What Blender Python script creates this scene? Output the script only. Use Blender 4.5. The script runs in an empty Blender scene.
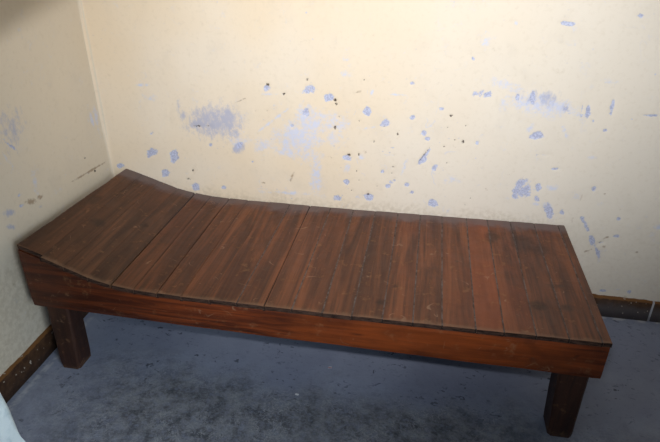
import bpy, bmesh, math, random
import numpy as np
from mathutils import Vector, noise as mnoise

sc = bpy.context.scene
C = sc.collection
random.seed(7)
rng = np.random.default_rng(11)

# ------------------------------------------------------------------ helpers
def s2l(r, g, b):
    f = lambda c: (c/255/12.92) if c/255 <= .04045 else ((c/255+.055)/1.055)**2.4
    return (f(r), f(g), f(b), 1)

class NT:
    """small node-tree builder"""
    def __init__(self, name):
        self.m = bpy.data.materials.new(name)
        self.m.use_nodes = True
        self.t = self.m.node_tree
        self.b = self.t.nodes['Principled BSDF']
        self.co = self.n('ShaderNodeTexCoord')
    def n(self, k, **kw):
        nd = self.t.nodes.new(k)
        for a, v in kw.items(): setattr(nd, a, v)
        return nd
    def put(self, sock, v):
        if hasattr(v, 'is_linked') or isinstance(v, bpy.types.NodeSocket): self.t.links.new(v, sock)
        else: sock.default_value = v
    def attr(self, name):
        return self.n('ShaderNodeAttribute', attribute_name=name).outputs['Fac']
    def mapping(self, scale, offset=None):
        mp = self.n('ShaderNodeMapping'); self.t.links.new(self.co.outputs['Object'], mp.inputs['Vector'])
        mp.inputs['Scale'].default_value = scale
        if offset is not None: self.put(mp.inputs['Location'], offset)
        return mp.outputs['Vector']
    def noise(self, vec, scale, detail=4, rough=.55, dist=0):
        nd = self.n('ShaderNodeTexNoise'); self.t.links.new(vec, nd.inputs['Vector'])
        nd.inputs['Scale'].default_value = scale; nd.inputs['Detail'].default_value = detail
        nd.inputs['Roughness'].default_value = rough; nd.inputs['Distortion'].default_value = dist
        return nd.outputs['Fac']
    def math(self, op, a, b=0.0, c=0.0):
        nd = self.n('ShaderNodeMath', operation=op)
        self.put(nd.inputs[0], a); self.put(nd.inputs[1], b); self.put(nd.inputs[2], c)
        return nd.outputs[0]
    def ramp(self, v, lo, hi, a=0.0, b=1.0):
        nd = self.n('ShaderNodeMapRange', interpolation_type='SMOOTHSTEP')
        self.put(nd.inputs['Value'], v)
        nd.inputs['From Min'].default_value = lo; nd.inputs['From Max'].default_value = hi
        nd.inputs['To Min'].default_value = a; nd.inputs['To Max'].default_value = b
        return nd.outputs['Result']
    def mix(self, fac, a, b, mode='MIX'):
        nd = self.n('ShaderNodeMix', data_type='RGBA', blend_type=mode)
        self.put(nd.inputs[0], fac); self.put(nd.inputs[6], a); self.put(nd.inputs[7], b)
        return nd.outputs[2]
    def bump(self, h, strength, dist=.002, prev=None):
        nd = self.n('ShaderNodeBump'); nd.inputs['Strength'].default_value = strength
        nd.inputs['Distance'].default_value = dist
        self.put(nd.inputs['Height'], h)
        if prev is not None: self.t.links.new(prev, nd.inputs['Normal'])
        return nd.outputs['Normal']
    def done(self, col, rough, nrm=None, spec=.4):
        self.put(self.b.inputs['Base Color'], col); self.put(self.b.inputs['Roughness'], rough)
        self.b.inputs['Specular IOR Level'].default_value = spec
        if nrm is not None: self.t.links.new(nrm, self.b.inputs['Normal'])
        return self.m

def link(name, me, mats, parent=None):
    o = bpy.data.objects.new(name, me); C.objects.link(o)
    for m in mats: me.materials.append(m)
    o.parent = parent
    return o
def from_bm(name, bm, mats, parent=None, smooth=False):
    me = bpy.data.meshes.new(name)
    bmesh.ops.recalc_face_normals(bm, faces=bm.faces[:])
    bm.to_mesh(me); bm.free()
    if smooth:
        for p in me.polygons: p.use_smooth = True
    return link(name, me, mats, parent)
def structure(o): o['kind'] = 'structure'; return o
def box(bm, x0, x1, y0, y1, z0, z1, bevel=0):
    r = bmesh.ops.create_cube(bm, size=1)
    for v in r['verts']:
        v.co = Vector(((x0+x1)/2+v.co.x*(x1-x0), (y0+y1)/2+v.co.y*(y1-y0), (z0+z1)/2+v.co.z*(z1-z0)))
    if bevel:
        es = list({e for v in r['verts'] for e in v.link_edges})
        bmesh.ops.bevel(bm, geom=es, offset=bevel, segments=2, affect='EDGES', profile=.6)
BACK_MARKS = """g 0.493 0.746 0.1318 0.0084 -0.0075 -0.0776 0.90
g 0.422 0.729 0.0434 0.0028 -0.0029 -0.0259 1.00
g 0.482 0.729 0.0302 0.0020 -0.0021 -0.0215 1.00
d 0.417 0.720 0.0218 0.0014 -0.0008 -0.0069 0.80
d 0.469 0.724 0.0130 0.0008 -0.0007 -0.0064 0.70
g 0.544 0.750 0.0636 0.0040 -0.0055 -0.0641 0.95
g 0.574 0.701 0.0342 0.0023 -0.0024 -0.0303 0.80
d 0.302 0.747 0.0088 0.0006 -0.0048 -0.0346 0.50
g 0.344 0.800 0.0173 0.0010 -0.0038 -0.0295 0.60
g 0.361 0.759 0.0218 0.0013 -0.0043 -0.0343 0.70
g 0.586 0.637 0.0303 0.0022 -0.0020 -0.0266 1.00
b 0.595 0.646 0.0129 0.0009 -0.0010 -0.0132 0.70
b 0.198 0.586 0.0277 0.0021 -0.0029 -0.0185 1.00
b 0.297 0.575 0.0206 0.0016 -0.0037 -0.0278 1.00
b 0.245 0.497 0.0150 0.0012 -0.0020 -0.0144 1.00
b 0.381 0.442 0.0148 0.0013 -0.0016 -0.0146 1.00
d 0.353 0.477 0.0185 0.0016 -0.0008 -0.0067 0.70
d 0.376 0.521 0.0078 0.0006 -0.0013 -0.0113 0.80
b 0.465 0.641 0.0088 0.0006 -0.0009 -0.0089 0.80
b 0.037 0.513 0.0144 0.0011 -0.0027 -0.0145 0.80
b 0.212 0.676 0.0091 0.0006 -0.0014 -0.0089 0.80
p 0.200 0.878 0.0435 0.0023 -0.0009 -0.0057 0.90
p 0.227 0.827 0.0438 0.0024 -0.0033 -0.0209 0.50
b 0.643 0.579 0.0087 0.0007 -0.0004 -0.0068 0.90
b 0.505 0.448 0.0114 0.0010 -0.0008 -0.0096 0.80
n 0.813 0.525 0.0056 -0.0017 -0.0079 -0.0221 0.80
n 0.685 0.487 0.0106 0.0009 -0.0002 -0.0047 0.70
p 0.580 0.662 0.0344 0.0024 -0.0034 -0.0441 0.50
d 0.727 0.907 0.0096 0.0005 -0.0003 -0.0070 1.00
b 0.727 0.894 0.0120 0.0006 -0.0005 -0.0098 0.80
d 0.882 0.933 0.0070 0.0004 -0.0001 -0.0053 1.00
b 0.889 0.899 0.0235 0.0012 -0.0002 -0.0174 1.00
d 0.790 0.874 0.0068 0.0004 -0.0002 -0.0055 1.00
p 0.746 0.871 0.0401 0.0022 -0.0003 -0.0059 0.70
n 0.614 0.840 0.0270 0.0134 0.0013 -0.0032 0.80
p 0.737 0.762 0.0671 0.0532 0.0035 -0.0047 0.90
b 0.880 0.808 0.0120 0.0007 -0.0002 -0.0161 0.90
d 0.718 0.802 0.0053 0.0003 -0.0003 -0.0053 0.70
d 0.669 0.799 0.0054 0.0003 -0.0003 -0.0053 0.70
p 0.850 0.699 0.1101 0.0076 -0.0012 -0.0642 1.00
p 0.892 0.764 0.0642 0.0041 -0.0007 -0.0665 0.90
p 0.915 0.556 0.0210 0.0017 -0.0006 -0.1143 0.85
p 0.902 0.510 0.0170 0.0014 -0.0004 -0.0553 0.80
p 0.793 0.449 0.1167 0.0039 -0.0007 -0.0094 0.80
p 0.849 0.639 0.0992 0.0074 -0.0008 -0.0437 0.75
p 0.681 0.652 0.0911 -0.0099 -0.0079 -0.0350 0.65
p 0.980 0.741 0.0716 0.0048 0.0007 -0.0752 0.65
b 0.963 0.868 0.0195 0.0011 0.0001 -0.0156 1.00
d 0.991 0.861 0.0085 0.0005 0.0001 -0.0086 1.00
d 0.995 0.846 0.0070 0.0004 0.0001 -0.0071 1.00
d 0.992 0.752 0.0068 0.0004 0.0001 -0.0102 1.00
d 1.007 0.795 0.0055 0.0003 0.0001 -0.0048 0.90
b 1.116 0.822 0.0154 0.0009 0.0006 -0.0166 1.00
b 1.183 0.776 0.0192 0.0012 0.0009 -0.0172 1.00
d 1.184 0.766 0.0116 0.0008 0.0002 -0.0040 0.70
p 1.132 0.900 0.0072 -0.0022 -0.0069 -0.0219 0.80
p 1.226 0.894 0.0409 -0.0021 -0.0002 -0.0045 0.80
b 1.278 0.938 0.0095 0.0005 0.0007 -0.0085 1.00
b 1.292 0.809 0.0090 0.0006 0.0007 -0.0086 1.00
b 1.338 0.753 0.0091 0.0006 0.0008 -0.0088 1.00
b 1.352 0.729 0.0076 0.0005 0.0006 -0.0069 1.00
d 1.239 0.742 0.0058 0.0004 0.0005 -0.0081 1.00
d 1.148 0.703 0.0051 0.0004 0.0003 -0.0062 1.00
d 1.086 0.784 0.0051 0.0003 0.0002 -0.0048 0.90
n 1.078 0.897 0.0114 0.0006 0.0001 -0.0046 0.90
d 1.100 0.944 0.0045 0.0002 0.0002 -0.0045 0.90
p 1.027 0.962 0.0189 0.0009 0.0002 -0.0112 0.70
p 1.026 1.014 0.0149 0.0007 0.0001 -0.0073 0.70
d 1.346 0.663 0.0300 0.0516 0.0026 -0.0018 0.90
b 1.343 0.650 0.0202 0.0347 0.0056 -0.0039 0.80
d 1.050 0.641 0.0101 0.0008 0.0002 -0.0073 1.00
b 1.046 0.628 0.0202 0.0015 0.0003 -0.0129 0.80
p 1.103 0.636 0.0200 0.0015 0.0004 -0.0128 0.90
n 1.110 0.658 0.0159 0.0012 0.0006 -0.0169 0.40
n 0.973 0.626 0.0164 0.0012 0.0001 -0.0173 0.40
p 1.043 0.588 0.0163 0.0013 0.0005 -0.0219 0.70
b 1.045 0.522 0.0116 0.0010 0.0002 -0.0112 1.00
d 1.090 0.644 0.0048 0.0004 0.0003 -0.0094 0.90
d 1.084 0.574 0.0049 0.0004 0.0002 -0.0053 0.90
d 1.094 0.535 0.0049 0.0004 0.0002 -0.0053 0.90
b 1.228 0.542 0.0165 0.0082 0.0049 -0.0121 1.00
b 1.213 0.519 0.0111 0.0055 0.0032 -0.0081 1.00
d 1.229 0.603 0.0048 0.0004 0.0004 -0.0060 0.90
d 1.226 0.577 0.0048 0.0004 0.0003 -0.0043 0.90
p 1.272 0.602 0.0069 -0.0018 -0.0094 -0.0420 0.80
b 1.186 0.582 0.0072 0.0006 0.0004 -0.0078 0.90
b 1.289 0.530 0.0092 0.0008 0.0006 -0.0088 1.00
b 1.312 0.500 0.0080 0.0007 0.0007 -0.0089 1.00
b 1.138 0.462 0.0227 0.0021 0.0007 -0.0161 0.90
d 1.133 0.475 0.0083 0.0007 0.0002 -0.0055 1.00
b 1.004 0.445 0.0191 0.0017 0.0002 -0.0140 0.90
b 1.399 0.463 0.0159 0.0015 0.0017 -0.0180 0.80
b 1.348 0.642 0.0116 0.0009 0.0009 -0.0105 1.00
b 1.393 0.616 0.0096 0.0008 0.0014 -0.0148 0.80
b 1.216 0.683 0.0117 0.0009 0.0002 -0.0042 0.70
d 1.169 0.515 0.0049 0.0004 0.0003 -0.0054 0.80
d 1.066 0.488 0.0050 0.0004 0.0001 -0.0055 0.80
n 0.817 0.534 0.0043 0.0004 -0.0002 -0.0091 0.80
d 1.242 0.754 0.0038 0.0003 0.0003 -0.0040 0.80
d 1.229 0.654 0.0047 0.0004 0.0003 -0.0042 0.80
p 1.130 0.759 0.0344 0.0073 0.0009 -0.0052 0.70
b 0.818 0.747 0.0082 0.0005 -0.0002 -0.0075 0.70
d 0.737 0.766 0.0049 0.0003 -0.0002 -0.0050 0.60
d 0.932 0.683 0.0041 0.0003 -0.0000 -0.0042 0.70
d 1.151 0.540 0.0041 0.0003 0.0002 -0.0044 0.70
d 1.182 0.498 0.0049 0.0004 0.0002 -0.0045 0.80
d 1.275 0.615 0.0039 0.0003 0.0003 -0.0043 0.70
g 1.748 0.908 0.0927 -0.0033 0.0032 -0.0328 0.60
b 1.713 0.910 0.0086 0.0005 0.0044 -0.0255 1.00
b 1.659 0.910 0.0076 0.0004 0.0024 -0.0146 1.00
g 1.760 0.916 0.0237 0.0013 0.0047 -0.0253 0.80
p 1.759 0.883 0.1177 -0.0104 0.0020 -0.0404 1.00
b 1.537 0.911 0.0320 -0.0029 -0.0000 -0.0165 0.75
p 1.609 0.951 0.0617 -0.0190 -0.0034 -0.0172 0.90
b 1.908 0.877 0.0068 -0.0006 0.0028 -0.0327 1.00
b 1.887 0.879 0.0055 -0.0002 0.0033 -0.0255 0.80
b 1.986 0.889 0.0064 -0.0008 0.0025 -0.0359 1.00
b 1.838 0.869 0.0117 0.0057 0.0111 -0.0202 0.80
b 1.933 0.838 0.0067 0.0004 0.0016 -0.0074 0.90
b 1.981 0.807 0.0081 0.0005 0.0014 -0.0060 0.90
b 2.117 0.868 0.0262 0.0001 0.0008 -0.0036 0.90
b 2.061 0.853 0.0066 0.0004 0.0013 -0.0051 0.90
b 1.748 0.769 0.0217 0.0059 0.0038 -0.0113 0.90
p 1.847 0.787 0.0056 0.0036 0.0194 -0.0302 0.80
b 1.793 0.697 0.0248 0.0019 0.0014 -0.0079 0.90
b 1.847 0.644 0.0196 0.0016 0.0012 -0.0065 1.00
b 1.851 0.620 0.0079 0.0007 0.0013 -0.0065 0.90
b 1.730 0.555 0.0321 0.0082 0.0134 -0.0460 0.68
b 1.792 0.564 0.0084 0.0007 0.0030 -0.0168 0.90
p 1.846 0.569 0.0253 0.0022 0.0032 -0.0167 0.70
b 1.797 0.513 0.0111 0.0010 0.0023 -0.0129 0.80
p 1.838 0.491 0.0225 -0.0069 -0.0016 -0.0125 0.80
b 1.995 0.574 0.0099 0.0009 0.0025 -0.0116 1.00
d 1.996 0.570 0.0042 0.0004 0.0011 -0.0050 0.80
n 2.038 0.557 0.0063 0.0006 0.0011 -0.0050 0.80
p 1.468 0.567 0.0307 0.0026 0.0024 -0.0215 0.70
p 1.960 0.701 0.0207 0.0016 0.0017 -0.0078 0.60
p 1.974 0.981 0.0322 0.0016 0.0008 -0.0034 0.70
p 1.722 0.798 0.0101 -0.0051 -0.0072 -0.0206 0.60
n 1.960 0.532 0.0055 -0.0012 -0.0003 -0.0166 0.50
d 1.432 0.826 0.0080 0.0005 0.0006 -0.0054 1.00
d 1.426 0.778 0.0041 0.0003 0.0005 -0.0043 1.00
d 1.457 0.733 0.0041 0.0003 0.0005 -0.0044 1.00
d 1.488 0.727 0.0063 0.0004 0.0011 -0.0096 1.00
d 1.491 0.790 0.0044 0.0003 0.0005 -0.0039 1.00
d 1.419 0.702 0.0053 0.0004 0.0005 -0.0049 1.00
d 1.437 0.637 0.0050 0.0004 0.0005 -0.0046 1.00
b 1.540 0.726 0.0063 0.0004 0.0010 -0.0080 0.90
n 1.603 0.535 0.0099 -0.0075 -0.0020 -0.0035 0.80
d 1.543 0.494 0.0046 0.0004 0.0007 -0.0053 0.80
d 1.527 0.462 0.0062 0.0006 0.0011 -0.0089 0.80
n 1.460 0.704 0.0075 0.0005 0.0005 -0.0040 0.70
n 1.673 0.605 0.0052 0.0004 0.0008 -0.0050 0.60
d 1.821 0.605 0.0036 0.0003 0.0008 -0.0041 0.50
b 1.772 1.167 0.0159 0.0005 0.0015 -0.0077 1.00
b 1.795 1.166 0.0122 0.0022 0.0017 -0.0050 1.00
p 1.613 1.164 0.0082 0.0003 0.0013 -0.0081 0.90
b 2.002 1.201 0.0067 0.0002 0.0014 -0.0055 1.00
b 1.487 1.039 0.0062 0.0026 0.0048 -0.0096 1.00
p 1.520 1.094 0.0203 0.0008 0.0014 -0.0101 0.50
n 1.551 1.138 0.0054 -0.0001 0.0092 -0.1010 0.22
b 1.400 0.850 0.0110 0.0007 0.0008 -0.0076 0.60
p 1.589 0.968 0.0485 -0.0105 -0.0012 -0.0105 0.50
b 1.847 0.465 0.0124 0.0045 0.0102 -0.0274 1.00
b 1.904 0.462 0.0110 0.0011 0.0021 -0.0109 0.90
p 1.793 0.491 0.0186 0.0017 0.0015 -0.0087 0.80
b 2.000 0.413 0.0061 0.0053 0.0179 -0.0261 1.00
b 2.036 0.353 0.0075 0.0046 0.0132 -0.0247 1.00
b 2.065 0.305 0.0048 0.0027 0.0149 -0.0298 0.90
d 2.068 0.343 0.0107 0.0104 0.0027 -0.0037 0.70
n 2.032 0.302 0.0158 0.0098 0.0022 -0.0042 0.80
n 2.085 0.368 0.0115 0.0089 0.0025 -0.0039 0.80
b 2.076 0.344 0.0120 0.0041 0.0023 -0.0061 0.80
b 2.113 0.456 0.0071 0.0007 0.0018 -0.0077 0.90
n 2.107 0.495 0.0071 0.0007 0.0010 -0.0042 0.70
b 2.123 0.381 0.0108 0.0012 0.0011 -0.0044 0.70
b 2.131 0.118 0.0114 0.0015 0.0015 -0.0064 0.90
b 2.234 0.127 0.0094 0.0012 0.0019 -0.0078 0.90
p 2.186 0.131 0.0226 0.0029 0.0017 -0.0073 0.70
n 2.213 0.317 0.0077 0.0078 0.0034 -0.0045 0.80
b 2.172 0.303 0.0073 0.0008 0.0022 -0.0091 0.70
b 2.204 0.307 0.0073 0.0008 0.0023 -0.0091 0.70
b 2.262 0.314 0.0072 0.0008 0.0024 -0.0090 0.70
p 2.256 0.377 0.0142 0.0015 0.0105 -0.0399 0.50
p 2.259 0.436 0.0175 0.0018 0.0034 -0.0129 0.80
n 2.202 0.097 0.0369 0.0085 0.0014 -0.0049 0.50
n 1.947 0.435 0.0049 -0.0015 -0.0021 -0.0213 0.40
b 1.902 0.475 0.0073 0.0007 0.0010 -0.0052 0.70
b 1.947 0.381 0.0112 0.0012 0.0013 -0.0063 0.70
n 2.087 0.327 0.0063 0.0007 0.0010 -0.0045 0.80"""
LEFT_MARKS = """g -0.510 0.852 0.0717 -0.0241 -0.0264 -0.0670 0.60
d -0.530 0.875 0.0387 0.0028 0.0011 -0.0033 0.50
b -0.541 0.821 0.0275 -0.0348 -0.0058 -0.0021 0.70
p -0.559 0.765 0.0143 -0.0276 -0.0064 -0.0011 0.80
p -0.461 0.643 0.0119 -0.0028 0.0000 -0.0493 0.75
n -0.504 0.588 0.0242 -0.0082 -0.0014 -0.0110 0.90
b -0.551 0.592 0.0111 -0.0055 -0.0032 -0.0081 0.80
g -0.615 0.597 0.0251 -0.0128 -0.0050 -0.0126 0.90
g -0.620 0.547 0.0253 -0.0137 -0.0038 -0.0096 0.80
n -0.139 0.550 0.1469 -0.0079 0.0024 -0.0052 0.90
d -0.106 0.536 0.0095 -0.0040 -0.0020 -0.0055 1.00
d -0.154 0.613 0.0077 -0.0030 -0.0017 -0.0046 0.90
d -0.194 0.621 0.0062 -0.0024 -0.0014 -0.0037 0.70
n -0.456 0.581 0.0122 -0.0058 -0.0039 -0.0102 0.70
g -0.463 0.548 0.0098 -0.0048 -0.0026 -0.0068 0.60
p -0.019 0.738 0.0128 -0.0024 0.0014 -0.0600 0.80
p -0.052 0.732 0.0104 -0.0020 0.0005 -0.0338 0.80
b -0.546 0.631 0.0110 -0.0052 -0.0025 -0.0064 0.60
p -0.347 1.141 0.0095 -0.0015 -0.0023 -0.0060 0.60
g -0.470 0.890 0.0362 -0.0111 -0.0120 -0.0306 0.50
n -0.387 0.442 0.0657 -0.0079 0.0015 -0.0046 0.35
d -0.403 0.779 0.0049 -0.0017 -0.0013 -0.0033 0.50
n -0.682 0.351 0.0123 -0.0084 -0.0078 -0.0198 0.30
n -0.799 0.184 0.0151 -0.0128 -0.0026 -0.0066 0.40
d -0.702 0.259 0.0049 -0.0037 -0.0016 -0.0040 0.60
d -0.729 0.322 0.0059 -0.0042 -0.0013 -0.0033 0.50
p -0.620 0.373 0.0087 -0.0056 -0.0039 -0.0101 0.40
d -0.636 0.346 0.0043 -0.0029 -0.0013 -0.0034 0.70"""

# ------------------------------------------------------------------ dimensions (metres)
# corner of left and back wall at the origin, x along the back wall, -y towards the doorway
BX0, BX1 = .059, 1.919            # bed: head end, foot end
YF, YB = -.698, .011              # bed: front face, back edge
ZT = .401                         # flat deck height
ZR = .272                         # underside of the rails
ROOM_X, ROOM_Y, ROOM_Z = 2.75, -1.25, 2.45
WALL_Y, WALL_X = .015, -.006      # faces of the back and left wall
PROF_X = [.0, .059, .14, .22, .29, .34, .376, .42, .5, .6, 1.1, 1.92, 3]
PROF_Z = [.55, .527, .497, .465, .437, .422, .4155, .409, .404, ZT, ZT, .410, .410]
def prof(x): return float(np.interp(x, PROF_X, PROF_Z))

# ------------------------------------------------------------------ plaster
def plaster(name, base, yellow, rough=.75):
    n = NT(name)
    P = n.co.outputs['Object']
    big = n.noise(P, 1.3, 3); mid = n.noise(P, 7, 5, .6); fine = n.noise(P, 60, 4, .6); vf = n.noise(P, 170, 3, .6)
    col = n.mix(n.ramp(big, .35, .65), base, yellow)
    sp0 = n.n('ShaderNodeSeparateXYZ'); n.t.links.new(P, sp0.inputs[0])
    col = n.mix(n.ramp(n.math('ADD', sp0.outputs['X'], n.math('MULTIPLY', big, .8)), .8, 2.6, 0, .9), col, s2l(222, 216, 206))
    col = n.mix(n.math('MULTIPLY', n.ramp(mid, .5, .75), .22), col, s2l(196, 186, 172))
    col = n.mix(n.math('MULTIPLY', n.ramp(fine, .5, .8), .18), col, s2l(180, 165, 140))
    # worn marks: soft blobs broken up by fine noise
    edge = n.math('MULTIPLY', n.math('SUBTRACT', fine, .5), 1.7)
    edge2 = n.math('MULTIPLY', n.math('SUBTRACT', vf, .5), 1.5)
    wash = n.math('ADD', n.attr('wash'), n.math('ADD', n.math('MULTIPLY', n.math('SUBTRACT', n.noise(P, 24, 8, .8), .5), 2.8), n.math('MULTIPLY', n.math('SUBTRACT', mid, .5), 1.0)))
    col = n.mix(n.math('MULTIPLY', n.math('MULTIPLY', n.ramp(wash, .22, .95), n.ramp(n.noise(P, 48, 5, .7), .36, .6, .35, 1)), .85), col, s2l(200, 207, 230))
    scuff = n.math('ADD', n.attr('scuff'), n.math('MULTIPLY', n.math('SUBTRACT', n.noise(n.mapping((1, 1, .6)), 60, 7, .75), .5), 2.2))
    col = n.mix(n.math('MULTIPLY', n.ramp(scuff, .25, 1.0), .75), col, s2l(160, 168, 198))
    chip = n.math('ADD', n.math('ADD', n.attr('chip'), n.math('ADD', n.math('MULTIPLY', edge, .8), n.math('MULTIPLY', n.math('SUBTRACT', n.noise(P, 24, 3, .5), .5), 2.2))), n.math('MULTIPLY', edge2, .35))
    cm = n.math('MULTIPLY', n.ramp(chip, .42, .72), n.ramp(n.attr('chip'), .01, .12))
    ccol = n.mix(n.ramp(vf, .4, .62), s2l(162, 168, 197), s2l(194, 201, 226))
    col = n.mix(n.math('MULTIPLY', cm, .95), col, ccol)
    st = n.math('ADD', n.attr('stain'), edge)
    col = n.mix(n.math('MULTIPLY', n.ramp(st, .35, .9), .6), col, s2l(128, 98, 66))
    dk = n.ramp(n.math('ADD', n.attr('dark'), n.math('MULTIPLY', edge2, .8)), .55, .95)
    col = n.mix(n.math('MULTIPLY', dk, .95), col, s2l(58, 46, 42))
    # random tiny flecks of lost paint
    vor = n.n('ShaderNodeTexVoronoi'); n.t.links.new(P, vor.inputs['Vector']); vor.inputs['Scale'].default_value = 14
    fl = n.math('MULTIPLY', n.ramp(vor.outputs['Distance'], .03, .07, 1, 0), n.ramp(n.noise(P, 2.2, 2), .54, .64))
    col = n.mix(n.math('MULTIPLY', fl, .55), col, s2l(176, 186, 222))
    # the much-knocked area above the bed
    sp = n.n('ShaderNodeSeparateXYZ'); n.t.links.new(P, sp.inputs[0])
    dx = n.math('SUBTRACT', sp.outputs['X'], 1.0); dz = n.math('SUBTRACT', sp.outputs['Z'], .62)
    near = n.ramp(n.math('ADD', n.math('MULTIPLY', n.math('MULTIPLY', dx, dx), .35), n.math('MULTIPLY', dz, dz)), .02, .16, 1, .25)
    v2 = n.n('ShaderNodeTexVoronoi'); n.t.links.new(n.mapping((1, 1, 1.3)), v2.inputs['Vector']); v2.inputs['Scale'].default_value = 30
    f2 = n.math('MULTIPLY', n.math('MULTIPLY', n.ramp(v2.outputs['Distance'], .05, .16, 1, 0), n.ramp(n.noise(P, 8, 4), .5, .6)), near)
    col = n.mix(n.math('MULTIPLY', f2, .6), col, s2l(170, 174, 200))
    sc1 = n.math('ABSOLUTE', n.math('SUBTRACT', n.noise(P, 5, 3, .5, .5), .5))
    f3 = n.math('MULTIPLY', n.math('MULTIPLY', n.ramp(sc1, .001, .006, 1, 0), n.ramp(n.noise(P, 12, 3, .6), .54, .62)), near)
    col = n.mix(n.math('MULTIPLY', f3, .55), col, s2l(198, 202, 222))
    # grime rubbed on just above the bed and towards the skirting
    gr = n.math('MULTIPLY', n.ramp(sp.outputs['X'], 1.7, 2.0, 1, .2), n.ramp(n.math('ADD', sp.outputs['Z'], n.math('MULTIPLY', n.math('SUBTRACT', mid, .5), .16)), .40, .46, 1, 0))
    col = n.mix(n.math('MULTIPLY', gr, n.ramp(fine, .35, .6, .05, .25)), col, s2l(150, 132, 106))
    h = n.math('SUBTRACT', n.math('ADD', n.math('MULTIPLY', fine, .35), n.math('MULTIPLY', n.noise(P, 18, 3), 1.0)),
               n.math('ADD', n.math('MULTIPLY', cm, .7), n.math('MULTIPLY', dk, 1.2)))
    return n.done(col, rough, n.bump(h, .32, .003), .25)

M_back = plaster('back_plaster', s2l(226, 209, 184), s2l(227, 215, 198))
M_left = plaster('left_plaster', s2l(219, 207, 187), s2l(216, 207, 192))

def marked_wall(name, axis, lo, hi, z0, z1, face, marks, mat, step=.006, fine_top=1.34):
    """wall skin as a fine grid, with the wear masks stored per vertex"""
    us = np.arange(lo, hi+step/2, step)
    zs = np.concatenate([np.arange(z0, fine_top, step), np.linspace(fine_top, z1, 12)])
    U, Z = np.meshgrid(us, zs)
    nu, nz = len(us), len(zs)
    masks = {k: np.zeros_like(U) for k in ('wash', 'scuff', 'chip', 'stain', 'dark')}
    key = {'p': 'wash', 'g': 'scuff', 'b': 'chip', 'n': 'stain', 'd': 'dark'}
    for ln in marks.strip().splitlines():
        t, *v = ln.split(); cu, cz, a, b, c, d, s = map(float, v)
        det = a*d-b*c
        du, dz = U-cu, Z-cz
        p = (du*d-dz*c)/det; q = (-du*b+dz*a)/det
        # keep very thin marks at least as wide as the grid can hold
        r = np.sqrt(p*p+q*q)
        m = np.clip(1.5-r*.95, 0, 1.0)*s if t in 'bdn' else np.clip(1.5-r, 0, 1.2)/1.2*s
        k = key[t]; masks[k] = np.maximum(masks[k], m)
    # gentle unevenness of hand-trowelled plaster
    off = .0035*np.sin(U*5.1+1.3*Z+.7)*np.sin(Z*4.3+.4)+.0015*np.sin(U*17+3*Z)*np.cos(Z*13)
    off -= .0014*np.clip(masks['chip'], 0, 1)+.002*np.clip(masks['dark'], 0, 1)
    # plaster carried round the corner in a soft fillet
    rad = .016
    dist = np.clip(U-WALL_X if axis == 'x' else WALL_Y-U, 0, rad)
    off += rad-np.sqrt(np.maximum(rad**2-(rad-dist)**2, 0))
    co = np.zeros((nz*nu, 3))
    if axis == 'x': co[:, 0] = U.ravel(); co[:, 1] = face-off.ravel()*1
    else: co[:, 1] = U.ravel(); co[:, 0] = face+off.ravel()
    co[:, 2] = Z.ravel()
    i = np.arange(nu*nz).reshape(nz, nu)
    q = np.stack([i[:-1, :-1], i[:-1, 1:], i[1:, 1:], i[1:, :-1]], -1).reshape(-1, 4)
    nfront = len(co)
    # solid wall: back face and rim
    th = .25
    if axis == 'x': back = [(lo, face+th, z0), (hi, face+th, z0), (hi, face+th, z1), (lo, face+th, z1)]
    else: back = [(face-th, lo, z0), (face-th, hi, z0), (face-th, hi, z1), (face-th, lo, z1)]
    faces = q.tolist()
    verts = co.tolist()+list(back)
    B = [nfront+k for k in range(4)]
    faces.append(B)
    edges = [list(i[0, :]), list(i[:, -1]), list(i[-1, ::-1]), list(i[::-1, 0])]
    for k, e in enumerate(edges):
        faces.append([int(x) for x in e][::-1]+[B[k], B[(k+1) % 4]])
    me = bpy.data.meshes.new(name)
    me.from_pydata(verts, [], faces); me.update()
    for k, m in masks.items():
        at = me.attributes.new(k, 'FLOAT', 'POINT')
        at.data.foreach_set('value', np.concatenate([m.ravel(), np.zeros(4)]).astype(np.float32))
    bm = bmesh.new(); bm.from_mesh(me); bmesh.ops.recalc_face_normals(bm, faces=bm.faces[:]); bm.to_mesh(me); bm.free()
    sm = np.ones(len(me.polygons), dtype=bool); sm[len(q):] = False
    me.polygons.foreach_set('use_smooth', sm)
    return structure(link(name, me, [mat]))

marked_wall('wall_back', 'x', WALL_X-.1, ROOM_X+.1, 0, ROOM_Z, WALL_Y, BACK_MARKS, M_back)
marked_wall('wall_left', 'y', ROOM_Y-.1, WALL_Y+.1, 0, ROOM_Z, WALL_X, LEFT_MARKS, M_left)
bm = bmesh.new(); box(bm, ROOM_X, ROOM_X+.2, ROOM_Y, WALL_Y, 0, ROOM_Z)
structure(from_bm('wall_right', bm, [M_left]))

# ------------------------------------------------------------------ whitewashed front wall; unseen arch added, shaped to shade the upper left
n = NT('whitewash'); P = n.co.outputs['Object']
f = n.noise(P, 22, 5, .6)
col = n.mix(n.ramp(f, .4, .7), s2l(216, 228, 232), s2l(166, 188, 198))
M_white = n.done(col, .8, n.bump(f, .6, .006), .2)
outline = [(-.006, 0), (.43, 0), (.436, .15), (.439, .33), (.441, .405), (.439, .455), (.432, .5), (.418, .57), (.40, .7), (.40, 1.05), (.43, 1.18),
           (.50, 1.28), (.57, 1.33), (.65, 1.374), (.736, 1.424), (.85, 1.50), (1.0, 1.585), (1.2, 1.64), (1.45, 1.63), (1.68, 1.56),
           (1.86, 1.43), (1.96, 1.27), (1.99, 1.1), (1.995, 0), (ROOM_X, 0), (ROOM_X, ROOM_Z), (-.006, ROOM_Z)]
bm = bmesh.new()
fv = [bm.verts.new((x, ROOM_Y, z)) for x, z in outline]
fa = bm.faces.new(fv)
ex = bmesh.ops.extrude_face_region(bm, geom=[fa])
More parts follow.
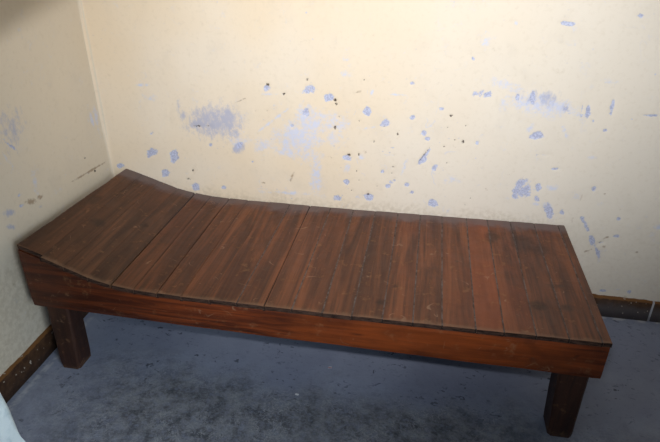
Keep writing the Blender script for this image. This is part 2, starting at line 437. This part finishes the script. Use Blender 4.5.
for v in ex['geom']:
    if isinstance(v, bmesh.types.BMVert): v.co.y -= .2
bm.edges.ensure_lookup_table()
rim = [e for e in bm.edges if abs(e.verts[0].co.y-e.verts[1].co.y) < 1e-6 and
       all(.3 < v.co.x < 2.1 and v.co.z < 1.8 for v in e.verts)]
bmesh.ops.bevel(bm, geom=rim, offset=.022, segments=4, affect='EDGES', profile=.5)
bmesh.ops.triangulate(bm, faces=[f_ for f_ in bm.faces if len(f_.verts) > 4])
structure(from_bm('wall_front', bm, [M_white]))

# ------------------------------------------------------------------ floor and ceiling
n = NT('painted_concrete'); P = n.co.outputs['Object']
sep = n.n('ShaderNodeSeparateXYZ'); n.t.links.new(P, sep.inputs[0])
mid = n.noise(P, 5, 6, .65); fine = n.noise(P, 40, 6, .7); vf = n.noise(P, 120, 4, .7)
paint = n.mix(n.ramp(n.noise(P, 2.2, 4), .35, .65), s2l(140, 148, 173), s2l(158, 166, 190))
paint = n.mix(n.math('MULTIPLY', n.ramp(fine, .55, .72), .35), paint, s2l(94, 100, 120))
# small dark scrapes in the paint
scr = n.noise(n.mapping((1, 1.6, 1)), 34, 3, .5, 1.2)
paint = n.mix(n.math('MULTIPLY', n.math('MULTIPLY', n.ramp(scr, .61, .68), n.ramp(n.noise(P, 6, 3), .42, .6)), .75), paint, s2l(52, 58, 74))
# paint worn off to grimy cement along the path walked in front of the bed
yy = n.math('ADD', sep.outputs['Y'], n.math('MULTIPLY', n.math('SUBTRACT', n.noise(P, 3, 6, .65), .5), .6))
worn = n.math('MULTIPLY', n.ramp(yy, -.76, -.5, 1, 0), n.ramp(fine, .3, .55, .35, 1))
worn = n.math('MULTIPLY', worn, n.ramp(n.math('ADD', sep.outputs['X'], n.math('MULTIPLY', mid, .5)), .35, .75, .35, 1))
worn = n.math('MULTIPLY', worn, n.ramp(n.math('ADD', sep.outputs['X'], n.math('MULTIPLY', mid, .4)), 1.8, 2.3, 1, .5))
cem = n.mix(n.ramp(n.noise(P, 16, 7, .72), .34, .66), s2l(90, 93, 102), s2l(156, 160, 170))
vein = n.math('ABSOLUTE', n.math('SUBTRACT', n.noise(P, 26, 5, .7, .6), .5))
cem = n.mix(n.math('MULTIPLY', n.math('MULTIPLY', n.ramp(vein, .004, .03, 1, 0), n.ramp(n.noise(P, 6, 4), .42, .58)), .85), cem, s2l(180, 183, 192))
cem = n.mix(n.math('MULTIPLY', n.ramp(vf, .56, .64), .4), cem, s2l(182, 186, 194))
cem = n.mix(n.math('MULTIPLY', n.ramp(vf, .36, .45, 1, 0), .4), cem, s2l(48, 50, 56))
col = n.mix(worn, paint, cem)
# pale scuffs
col = n.mix(n.math('MULTIPLY', n.ramp(n.noise(P, 14, 7, .75), .62, .72), .4), col, s2l(132, 136, 148))
# dried limewash line where the floor meets the skirting
ed = n.math('MAXIMUM', n.ramp(sep.outputs['Y'], -.022, -.008), n.math('MULTIPLY', n.math('MULTIPLY', n.ramp(sep.outputs['X'], .022, .032), n.ramp(sep.outputs['X'], .04, .055, 1, 0)), .7))
col = n.mix(n.math('MULTIPLY', n.math('MULTIPLY', ed, n.ramp(n.noise(P, 25, 4), .4, .6)), .8), col, s2l(206, 208, 214))
M_floor = n.done(col, n.ramp(fine, .3, .7, .55, .75), n.bump(n.math('ADD', fine, n.math('MULTIPLY', worn, n.math('MULTIPLY', vf, 1.5))), .5, .004), .3)
bm = bmesh.new(); box(bm, -.25, ROOM_X+.2, -3.4, .265, -.12, 0)
structure(from_bm('floor', bm, [M_floor]))
n = NT('limewash'); f = n.noise(n.co.outputs['Object'], 9, 5)
M_ceil = n.done(n.mix(f, s2l(214, 206, 188), s2l(226, 220, 206)), .85, n.bump(f, .4, .004), .2)
bm = bmesh.new(); box(bm, -.25, ROOM_X+.2, ROOM_Y-.2, .265, ROOM_Z, ROOM_Z+.15)
structure(from_bm('ceiling', bm, [M_ceil]))

# ------------------------------------------------------------------ painted skirting
n = NT('skirting_paint'); P = n.co.outputs['Object']
sep = n.n('ShaderNodeSeparateXYZ'); n.t.links.new(P, sep.inputs[0])
a = n.noise(P, 9, 5, .6); b = n.noise(P, 45, 5, .7)
col = n.mix(n.ramp(b, .4, .65), s2l(62, 42, 29), s2l(82, 58, 40))
grey = n.math('MULTIPLY', n.ramp(n.math('ADD', sep.outputs['Z'], n.math('MULTIPLY', n.math('SUBTRACT', a, .5), .09)), .03, .085, 1, 0),
              n.ramp(sep.outputs['X'], .3, .6))
col = n.mix(n.math('MULTIPLY', grey, .85), col, s2l(86, 82, 84))
top = n.ramp(n.math('ADD', sep.outputs['Z'], n.math('MULTIPLY', n.math('SUBTRACT', b, .5), .012)), .086, .091)
col = n.mix(n.math('MULTIPLY', top, .8), col, s2l(124, 84, 46))
col = n.mix(n.ramp(n.noise(P, 55, 3, .5), .66, .70), col, s2l(178, 166, 152))
M_skirt = n.done(col, .6, n.bump(b, .4, .002), .3)
n = NT('lime_joint'); M_joint = n.done(n.mix(n.noise(n.co.outputs['Object'], 60, 4), s2l(150, 152, 160), s2l(202, 204, 210)), .9)

def skirting(name, axis, a0, a1, hgt, joints=()):
    bm = bmesh.new()
    step = .02 if axis == 'y' else .004; k = int((a1-a0)/step)
    def P3(a, d, z): return (a, WALL_Y-d, z) if axis == 'x' else (WALL_X+d, a, z)
    rows = []
    for i in range(k+1):
        a = a0+(a1-a0)*i/k
        w = .0035*mnoise.noise((a*14, 1.3, 0))+.002*mnoise.noise((a*45, 7, 0))
        t = .013+.0015*mnoise.noise((a*9, 4, 2))
        nearj = any(abs(a-j) < .005 for j in joints)
        if nearj: t -= .003
        rows.append([bm.verts.new(P3(a, d, z)) for d, z in ((-.002, .0), (t+.002, .0), (t, hgt*.5+w), (t-.001, hgt-.004+w), (t-.005, hgt+w), (-.002, hgt+w+.001))])
    for i in range(k):
        a = a0+(a1-a0)*(i+.5)/k
        for j in range(5):
            f = bm.faces.new((rows[i][j], rows[i+1][j], rows[i+1][j+1], rows[i][j+1])); f.smooth = True
            if any(abs(a-jj) < .0045 for jj in joints): f.material_index = 1
    bm.faces.new(rows[0]); bm.faces.new(rows[-1][::-1])
    return structure(from_bm(name, bm, [M_skirt, M_joint]))
skirting('baseboard_back', 'x', .012, ROOM_X-.001, .095, (.66, 2.332))
skirting('baseboard_left', 'y', ROOM_Y+.001, WALL_Y, .094)

# ------------------------------------------------------------------ wood
def wood(name, dark, light, red, axis, rough=(.42, .6), redness=.5, knots=True, bandscale=1.0):
    n = NT(name); P = n.co.outputs['Object']
    pid = n.attr('pid'); tone = n.attr('tone')
    off = n.n('ShaderNodeCombineXYZ')
    for k in range(3): n.put(off.inputs[k], n.math('MULTIPLY', pid, (3.7, 5.3, 1.9)[k]))
    st = {'x': (1.2, 16, 16), 'y': (16, 1.2, 16), 'z': (16, 16, 1.2)}[axis]
    st2 = {'x': (3, 90, 90), 'y': (90, 3, 90), 'z': (90, 90, 3)}[axis]
    v1 = n.mapping(st, off.outputs[0]); v2 = n.mapping(st2, off.outputs[0])
    g1 = n.noise(v1, 1.0*bandscale, 4, .6, 1.1); g2 = n.noise(v2, 1.0, 4, .65, .4)
    patch = n.noise(P, 4.5, 5, .65); wearn = n.noise(P, 28, 6, .7)
    col = n.mix(n.ramp(g1, .3, .7), dark, light)
    col = n.mix(n.math('MULTIPLY', n.ramp(g2, .42, .7), .65), col, dark)
    col = n.mix(n.math('MULTIPLY', n.ramp(n.math('ADD', tone, n.math('MULTIPLY', n.math('SUBTRACT', patch, .5), .9)), .45, .95), redness), col, red)
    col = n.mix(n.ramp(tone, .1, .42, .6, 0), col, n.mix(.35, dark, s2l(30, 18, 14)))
    # greasy dark blotches and pale scuffs
    col = n.mix(n.math('MULTIPLY', n.ramp(patch, .55, .72), .45), col, n.mix(.5, dark, s2l(34, 22, 18)))
    col = n.mix(n.math('MULTIPLY', n.ramp(wearn, .56, .72), .38), col, s2l(150, 112, 80))
    dust = n.attr('dust')
    dm = n.ramp(n.math('ADD', dust, n.math('MULTIPLY', n.math('SUBTRACT', n.noise(P, 11, 5, .65), .5), 1.1)), .28, .8)
    col = n.mix(n.math('MULTIPLY', dm, .72), col, s2l(112, 100, 101))
    cl = n.math('ABSOLUTE', n.math('SUBTRACT', n.noise(P, 7, 2, .5, .8), .5))
    col = n.mix(n.math('MULTIPLY', n.math('MULTIPLY', n.ramp(cl, .002, .008, 1, 0), n.ramp(n.noise(P, 16, 3, .6), .55, .65)), .45), col, s2l(158, 124, 98))
    kn = n.attr('knot')
    col = n.mix(n.math('MULTIPLY', n.ramp(n.math('ADD', kn, n.math('MULTIPLY', n.math('SUBTRACT', wearn, .5), .9)), .35, .95), .6), col, s2l(36, 21, 15))
    ew = n.attr('edge')
    col = n.mix(n.math('MULTIPLY', n.ramp(n.math('ADD', ew, n.math('MULTIPLY', n.math('SUBTRACT', wearn, .5), 1.2)), .4, .9), .5), col, s2l(128, 100, 78))
    r = n.ramp(n.math('ADD', wearn, n.math('MULTIPLY', dm, .5)), .35, .8, *rough)
    h = n.math('ADD', n.math('MULTIPLY', g2, .6), n.math('MULTIPLY', wearn, .5))
    return n.done(col, r, n.bump(h, .45, .0015), .34)

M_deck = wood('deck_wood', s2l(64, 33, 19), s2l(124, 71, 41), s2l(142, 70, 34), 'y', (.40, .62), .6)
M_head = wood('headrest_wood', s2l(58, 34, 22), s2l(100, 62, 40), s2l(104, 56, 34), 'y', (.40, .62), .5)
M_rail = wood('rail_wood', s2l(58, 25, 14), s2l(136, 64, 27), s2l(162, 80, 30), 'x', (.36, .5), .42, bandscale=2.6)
M_leg = wood('leg_wood', s2l(44, 26, 20), s2l(72, 44, 32), s2l(72, 40, 28), 'z', (.5, .7), .4)
n = NT('seam_dust'); M_seam = n.done(n.mix(n.ramp(n.noise(n.co.outputs['Object'], 40, 4, .7), .35, .65), s2l(70, 56, 50), s2l(106, 94, 90)), .9)
n = NT('board_ends'); P = n.co.outputs['Object']; f = n.noise(n.mapping((30, 30, 160)), 1.0, 5, .7)
M_edge = n.done(n.mix(n.ramp(f, .35, .68), s2l(34, 23, 19), s2l(84, 62, 52)), .8, n.bump(f, .6, .002), .2)
n = NT('crack_dark'); M_crack = n.done(n.mix(n.noise(n.co.outputs['Object'], 40), s2l(20, 14, 12), s2l(36, 26, 22)), .9)

def set_attrs(me, fn):
    """per-vertex masks pid, tone, dust, knot, edge from fn(co) -> dict"""
    vals = {k: [] for k in ('pid', 'tone', 'dust', 'knot', 'edge')}
    for v in me.vertices:
        d = fn(v.index, v.co)
        for k in vals: vals[k].append(d.get(k, 0.0))
    for k, l in vals.items():
        a = me.attributes.new(k, 'FLOAT', 'POINT'); a.data.foreach_set('value', l)

bed = bpy.data.objects.new('wooden_bed', None); C.objects.link(bed)
bed['label'] = 'long low brown plank bed with raised slanted head end, standing against the cream wall'
bed['category'] = 'bed'

SEAMS = [.059, .142, .216, .295, .376, .452, .532, .615, .710, .802, .890, .980, 1.076, 1.169, 1.262, 1.354, 1.441, 1.539, 1.621, 1.711, 1.802, 1.893, 1.919]
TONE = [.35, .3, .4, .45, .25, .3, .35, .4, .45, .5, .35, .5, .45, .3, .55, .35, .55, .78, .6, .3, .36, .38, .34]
CRACKS = {.376, .532, .890}                 # gaps that stand open, the others are filled with dust
KNOTS = [(1.793, -.435, .026, .012), (1.828, -.43, .018, .014), (1.74, -.555, .03, .03), (1.825, -.55, .025, .025), (1.735, -.16, .05, .08), (1.80, -.20, .03, .05),
         (1.63, -.13, .03, .05), (.18, -.42, .03, .03), (.10, -.30, .02, .05), (1.25, -.62, .02, .02), (.31, -.33, .02, .02), (1.50, -.33, .015, .015), (1.29, -.52, .015, .012)]
DT = .018
def wob(s, y):     # wandering seam
    w = .0012*mnoise.noise((s*31, y*7, 0))+.0008*mnoise.noise((s*17, y*23, 4))
    if s == .376: w = .004*mnoise.noise((3.1, y*5, 0))+.0025*mnoise.noise((9.1, y*19, 0))+.004*(-y)*-.6
    return w
def planks(name, idx, mat, parent):
    verts, faces, fm, info = [], [], [], []
    NY = 44
    for i in idx:
        x0, x1 = SEAMS[i], SEAMS[i+1]
        first, last = x0 == BX0, x1 == BX1
        g0 = 0 if first else (.0032 if x0 == .376 else .0018 if x0 in CRACKS else (.0006 if x0 < .8 else .0022))
        g1 = 0 if last else (.0032 if x1 == .376 else .0018 if x1 in CRACKS else (.0006 if x1 < .8 else .0022))
        yf = YF-.005+random.uniform(-.0006, .0006)
        if i == 0: yf = YF+.007
        lift = random.uniform(-.0008, .0008)
        NX = 6
        grid = {}
        base = len(verts)
        for k in range(NY+1):
            t = k/NY
            for j in range(NX+1):
                u = (0, .05, .25, .5, .75, .95, 1)[j]
                y = yf+(YB-yf)*t
                a = x0+g0+wob(x0, y) if not first else x0+.008*t+.003*mnoise.noise((1, y*9, 0))+.0015*mnoise.noise((5, y*40, 0))
                b = x1-g1+wob(x1, y) if not last else x1-.003*abs(mnoise.noise((1, y*8, 0)))
                x = a+(b-a)*u
                z = prof(x)-.018*t*max(0, (.376-x)/.317)+lift+.0006*math.sin(u*math.pi)
                if u in (0, 1): z -= .0008
                if k in (0, NY): z -= .0008
                verts.append((x, y, z)); grid[j, k] = len(verts)-1
                info.append((i, u, t, x, y))
        nb = len(verts)
        bot = {}
        for k in (0, NY):
            for j in range(NX+1):
                x, y, z = verts[grid[j, k]]
                verts.append((x, y, z-DT+.003)); bot[j, k] = len(verts)-1; info.append((i, .5, k/NY, x, y))
        for k in range(NY):
            for j in range(NX):
                faces.append((grid[j, k], grid[j+1, k], grid[j+1, k+1], grid[j, k+1])); fm.append(0)
        for j in range(NX):
            faces.append((bot[j, 0], bot[j+1, 0], grid[j+1, 0], grid[j, 0])); fm.append(3)
            faces.append((grid[j, NY], grid[j+1, NY], bot[j+1, NY], bot[j, NY])); fm.append(0)
            faces.append((bot[j+1, 0], bot[j, 0], bot[j, NY], bot[j+1, NY])); fm.append(0)
        faces.append([bot[0, 0]]+[grid[0, k] for k in range(NY+1)]+[bot[0, NY]]); fm.append(0)
        faces.append([bot[NX, NY]]+[grid[NX, k] for k in range(NY, -1, -1)]+[bot[NX, 0]]); fm.append(0)
        # seam packing on the right-hand side of the plank
        if not last and i != idx[-1]:
            mi = 2 if x1 in CRACKS or x1 < .8 else 1
            w = .0036 if mi == 1 else .005
            dep = .0016 if mi == 1 else .005
            prev = None
            for k in range(NY+1):
                y = YF-.0035+(YB-YF+.0035)*k/NY
                xx = x1+wob(x1, y); z = prof(xx)-.018*k/NY*max(0, (.376-xx)/.317)-dep+.0007*mnoise.noise((x1*9, y*30, 0))
                verts += [(xx-w, y, z), (xx+w, y, z)]; info += [(i, .5, .5, xx, y)]*2
                cur = (len(verts)-2, len(verts)-1)
                if k == 0:
                    verts += [(xx-w, y, z-DT+.003), (xx+w, y, z-DT+.003)]; info += [(i, .5, .5, xx, y)]*2
                    faces.append((len(verts)-2, len(verts)-1, cur[1], cur[0])); fm.append(2)
                if prev: faces.append((prev[0], prev[1], cur[1], cur[0])); fm.append(mi)
                prev = cur
    me = bpy.data.meshes.new(name); me.from_pydata(verts, [], faces); me.update()
    me.polygons.foreach_set('material_index', fm)
    def fn(ix, co):
        i, u, t, x, y = info[ix]
        d = max(0, 1-(YB-y)/.13)
        d = max(d, .42*max(0, 1-(YB-y)/.26) if x > .75 else 0)
        kn = 0
        for kx, ky, rx, ry in KNOTS:
            kn = max(kn, min(1, 1.4-math.hypot((x-kx)/rx, (y-ky)/ry)*.9))
        e = max(0, 1-(y-YF)/.03) if t < .2 else 0
        if x > BX1-.02: e = max(e, .6)
        if x < BX0+.02: e = max(e, .5)
        return dict(pid=i+1, tone=TONE[i], dust=d, knot=max(0, kn), edge=e*.8)
    set_attrs(me, fn)
    return link(name, me, [mat, M_seam, M_crack, M_edge], parent)
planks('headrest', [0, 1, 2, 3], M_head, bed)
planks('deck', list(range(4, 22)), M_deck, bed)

def rail_mesh(name, y0, y1, x0, x1, mat, parent, pid, knots=(), tonef=lambda x: .5, drop=0):
    """long side board: straight underside, top edge sawn to follow the slope of the headrest"""
    bm = bmesh.new()
    NX, NZ = 90, 8
    front, back = {}, {}
    for i in range(NX+1):
        x = x0+(x1-x0)*i/NX
        zt = prof(x)-DT-.001-drop*max(0, (.376-x)/.317)
        zb = float(np.interp(x, [.06, .6, 1.92], [.285, .277, .269]))+.002*mnoise.noise((x*5, pid, 0))
        for j in range(NZ+1):
            t = j/NZ
            z = zb+(zt-zb)*t
            ins = .0025 if j in (0, NZ) else 0
            ex = 0
            if i in (0, NX): ins += .0015
            front[i, j] = bm.verts.new((x, y0+ins+.0008*mnoise.noise((x*6, z*20, pid)), z))
            back[i, j] = bm.verts.new((x, y1-ins, z))
    for i in range(NX):
        for j in range(NZ):
            bm.faces.new((front[i, j], front[i+1, j], front[i+1, j+1], front[i, j+1]))
            bm.faces.new((back[i+1, j], back[i, j], back[i, j+1], back[i+1, j+1]))
        bm.faces.new((front[i, NZ], front[i+1, NZ], back[i+1, NZ], back[i, NZ]))
        bm.faces.new((front[i+1, 0], front[i, 0], back[i, 0], back[i+1, 0]))
    for j in range(NZ):
        bm.faces.new((front[0, j], front[0, j+1], back[0, j+1], back[0, j]))
        bm.faces.new((front[NX, j+1], front[NX, j], back[NX, j], back[NX, j+1]))
    o = from_bm(name, bm, [mat], parent)
    def fn(ix, co):
        kn = 0
        for kx, kz, rx, rz in knots: kn = max(kn, min(1, 1.4-math.hypot((co.x-kx)/rx, (co.z-kz)/rz)*.9))
        return dict(pid=pid, tone=tonef(co.x), knot=max(0, kn), edge=0)
    set_attrs(o.data, fn)
    return o
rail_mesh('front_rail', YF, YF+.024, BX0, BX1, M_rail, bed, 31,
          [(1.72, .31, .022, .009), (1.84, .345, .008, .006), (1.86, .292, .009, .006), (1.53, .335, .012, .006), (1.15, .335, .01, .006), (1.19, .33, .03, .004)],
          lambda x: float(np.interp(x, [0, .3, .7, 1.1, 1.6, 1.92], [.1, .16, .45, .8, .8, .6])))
rail_mesh('back_rail', YB-.026, YB-.002, BX0, BX1, M_rail, bed, 33, drop=.019)
def cross_rail(name, x0, x1, pid, zt, slope=False):
    bm = bmesh.new(); box(bm, x0, x1, YF+.0245, YB-.0265, ZR, zt, .002)
    for v in bm.verts:
        if slope and v.co.z > ZR+.05: v.co.z -= .018*(v.co.y-YF)/(YB-YF)
    o = from_bm(name, bm, [M_leg], bed); set_attrs(o.data, lambda i, c: dict(pid=pid, tone=.4))
cross_rail('head_rail', BX0+.004, BX0+.026, 35, prof(BX0+.03)-DT-.003, True)
cross_rail('foot_rail', BX1-.028, BX1-.004, 36, ZT-DT-.001)

def leg(x0, x1, y0, y1, top, taper, pid):
    """hewn square post, its lower end slightly narrower and chipped"""
    bm = bmesh.new()
    N = 14; rings = []
    for k in range(N+1):
        t = k/N; z = top*t
        c = .006+.002*mnoise.noise((pid, z*9, 0))+(.004 if k == 0 else 0)
        a, b, d, e = x0-taper[0]*t, x1+taper[1]*t, y0-.016*(1-t), y1
        a += .0015*mnoise.noise((pid, z*11, 1)); b += .0015*mnoise.noise((pid, z*11, 2))
        r = [(a+c, d), (b-c, d), (b, d+c), (b, e-c), (b-c, e), (a+c, e), (a, e-c), (a, d+c)]
        rings.append([bm.verts.new((x, y, z)) for x, y in r])
    for k in range(N):
        for j in range(8):
            bm.faces.new((rings[k][j], rings[k][(j+1) % 8], rings[k+1][(j+1) % 8], rings[k+1][j]))
    bm.faces.new(rings[0][::-1]); bm.faces.new(rings[-1])
    o = from_bm('leg', bm, [M_leg], bed)
    set_attrs(o.data, lambda i, c: dict(pid=pid, tone=.35+.2*(c.z < .06), edge=.65*max(0, 1-c.z/.05)))
leg(.089, .163, YF+.0245, YF+.0245+.07, .385, np.array((.004, .010)), 41)
leg(1.818, 1.893, YF+.0245, YF+.0245+.075, .378, np.array((.018, .004)), 42)
leg(.092, .163, YB-.0265-.07, YB-.0265, .385, np.array((.004, .006)), 43)
leg(1.815, 1.886, YB-.0265-.07, YB-.0265, .378, np.array((.006, .002)), 44)

# ------------------------------------------------------------------ two bits of litter on the floor
n = NT('white_paper'); M_paper = n.done(n.mix(n.noise(n.co.outputs['Object'], 80), s2l(214, 214, 220), s2l(240, 240, 244)), .7)
n = NT('red_print'); M_red = n.done(n.mix(n.noise(n.co.outputs['Object'], 80), s2l(150, 50, 44), s2l(170, 66, 56)), .7)
def scrap(x, y, rz, label, two):
    bm = bmesh.new(); N = 6
    g, h = {}, {}
    for i in range(N+1):
        for j in range(3):
            u = i/N-.5; v = j/2-.5
            z = .0012+.0022*abs(math.sin(i*1.7+j))
            g[i, j] = bm.verts.new((u*.013, v*.007, z+.0006)); h[i, j] = bm.verts.new((u*.013, v*.007, z-.0006 if z > .0014 else 0.0002))
    for i in range(N):
        for j in range(2):
            f = bm.faces.new((g[i, j], g[i+1, j], g[i+1, j+1], g[i, j+1])); f.material_index = 1 if two and j == 0 else 0
            bm.faces.new((h[i+1, j], h[i, j], h[i, j+1], h[i+1, j+1]))
        bm.faces.new((g[i+1, 0], g[i, 0], h[i, 0], h[i+1, 0])); bm.faces.new((g[i, 2], g[i+1, 2], h[i+1, 2], h[i, 2]))
    for j in range(2):
        bm.faces.new((g[0, j], g[0, j+1], h[0, j+1], h[0, j])); bm.faces.new((g[N, j+1], g[N, j], h[N, j], h[N, j+1]))
    o = from_bm('paper_scrap', bm, [M_paper, M_red] if two else [M_paper])
    o.location = (x, y, 0); o.rotation_euler = (0, 0, rz)
    o['label'] = label; o['category'] = 'paper scrap'; o['group'] = 'tiny paper scraps on the floor'
scrap(1.071, -.513, .1, 'tiny white and red paper scrap on the floor close to the shadow under the bed', True)
scrap(.98, -.666, -.15, 'tiny plain white paper scrap on the floor at the edge of the dark worn patch', False)

# ------------------------------------------------------------------ camera
cam = bpy.data.cameras.new('camera'); co = bpy.data.objects.new('camera', cam); C.objects.link(co)
cam.sensor_width = 36; cam.sensor_fit = 'HORIZONTAL'; cam.lens = 36*.8397
yaw, pitch, roll = -.1712, -.4929, .008
fv = Vector((math.sin(yaw)*math.cos(pitch), math.cos(yaw)*math.cos(pitch), math.sin(pitch)))
r0 = Vector((math.cos(yaw), -math.sin(yaw), 0)); u0 = r0.cross(fv)
c_, s_ = math.cos(roll), math.sin(roll)
R = c_*r0+s_*u0; Uv = c_*u0-s_*r0
from mathutils import Matrix
mw = Matrix((R, Uv, -fv)).transposed().to_4x4(); mw.translation = Vector((1.332, -2.0502, 1.4585))
co.matrix_world = mw
cam.clip_start = .02
cam.dof.use_dof = True; cam.dof.focus_distance = 2.1; cam.dof.aperture_fstop = 9
sc.camera = co

# ------------------------------------------------------------------ light: the camera's flash, dim daylight from the passage behind, and an added fill on the jamb
fl = bpy.data.lights.new('flash', 'SPOT'); fo = bpy.data.objects.new('flash', fl); C.objects.link(fo)
fo.location = (1.28, -2.03, 1.60)
fl.energy = 226; fl.color = (1, .995, .985); fl.shadow_soft_size = .032
fl.spot_size = math.radians(92); fl.spot_blend = 1.0
fo.rotation_euler = (Vector((1.18, 0, 1.36))-fo.location).to_track_quat('-Z', 'Y').to_euler()
al = bpy.data.lights.new('jamb_fill', 'AREA'); ao = bpy.data.objects.new('jamb_fill', al); C.objects.link(ao)  # fill lamp added to brighten the jamb, no window stands here
al.shape = 'RECTANGLE'; al.size = .7; al.size_y = .9; al.energy = 4.2; al.spread = math.radians(50); al.color = (.82, .93, 1)
ao.location = (2.5, -2.75, 1.5)
ao.rotation_euler = (Vector((.43, -1.3, .35))-ao.location).to_track_quat('-Z', 'Y').to_euler()
w = bpy.data.worlds.new('passage_light'); sc.world = w; w.use_nodes = True
bg = w.node_tree.nodes['Background']; bg.inputs[0].default_value = (.62, .78, 1.0, 1); bg.inputs[1].default_value = .26

vs = sc.view_settings
sc.display_settings.display_device = 'sRGB'
vs.view_transform = 'Standard'; vs.look = 'None'; vs.exposure = 0; vs.gamma = 1; vs.use_curve_mapping = False
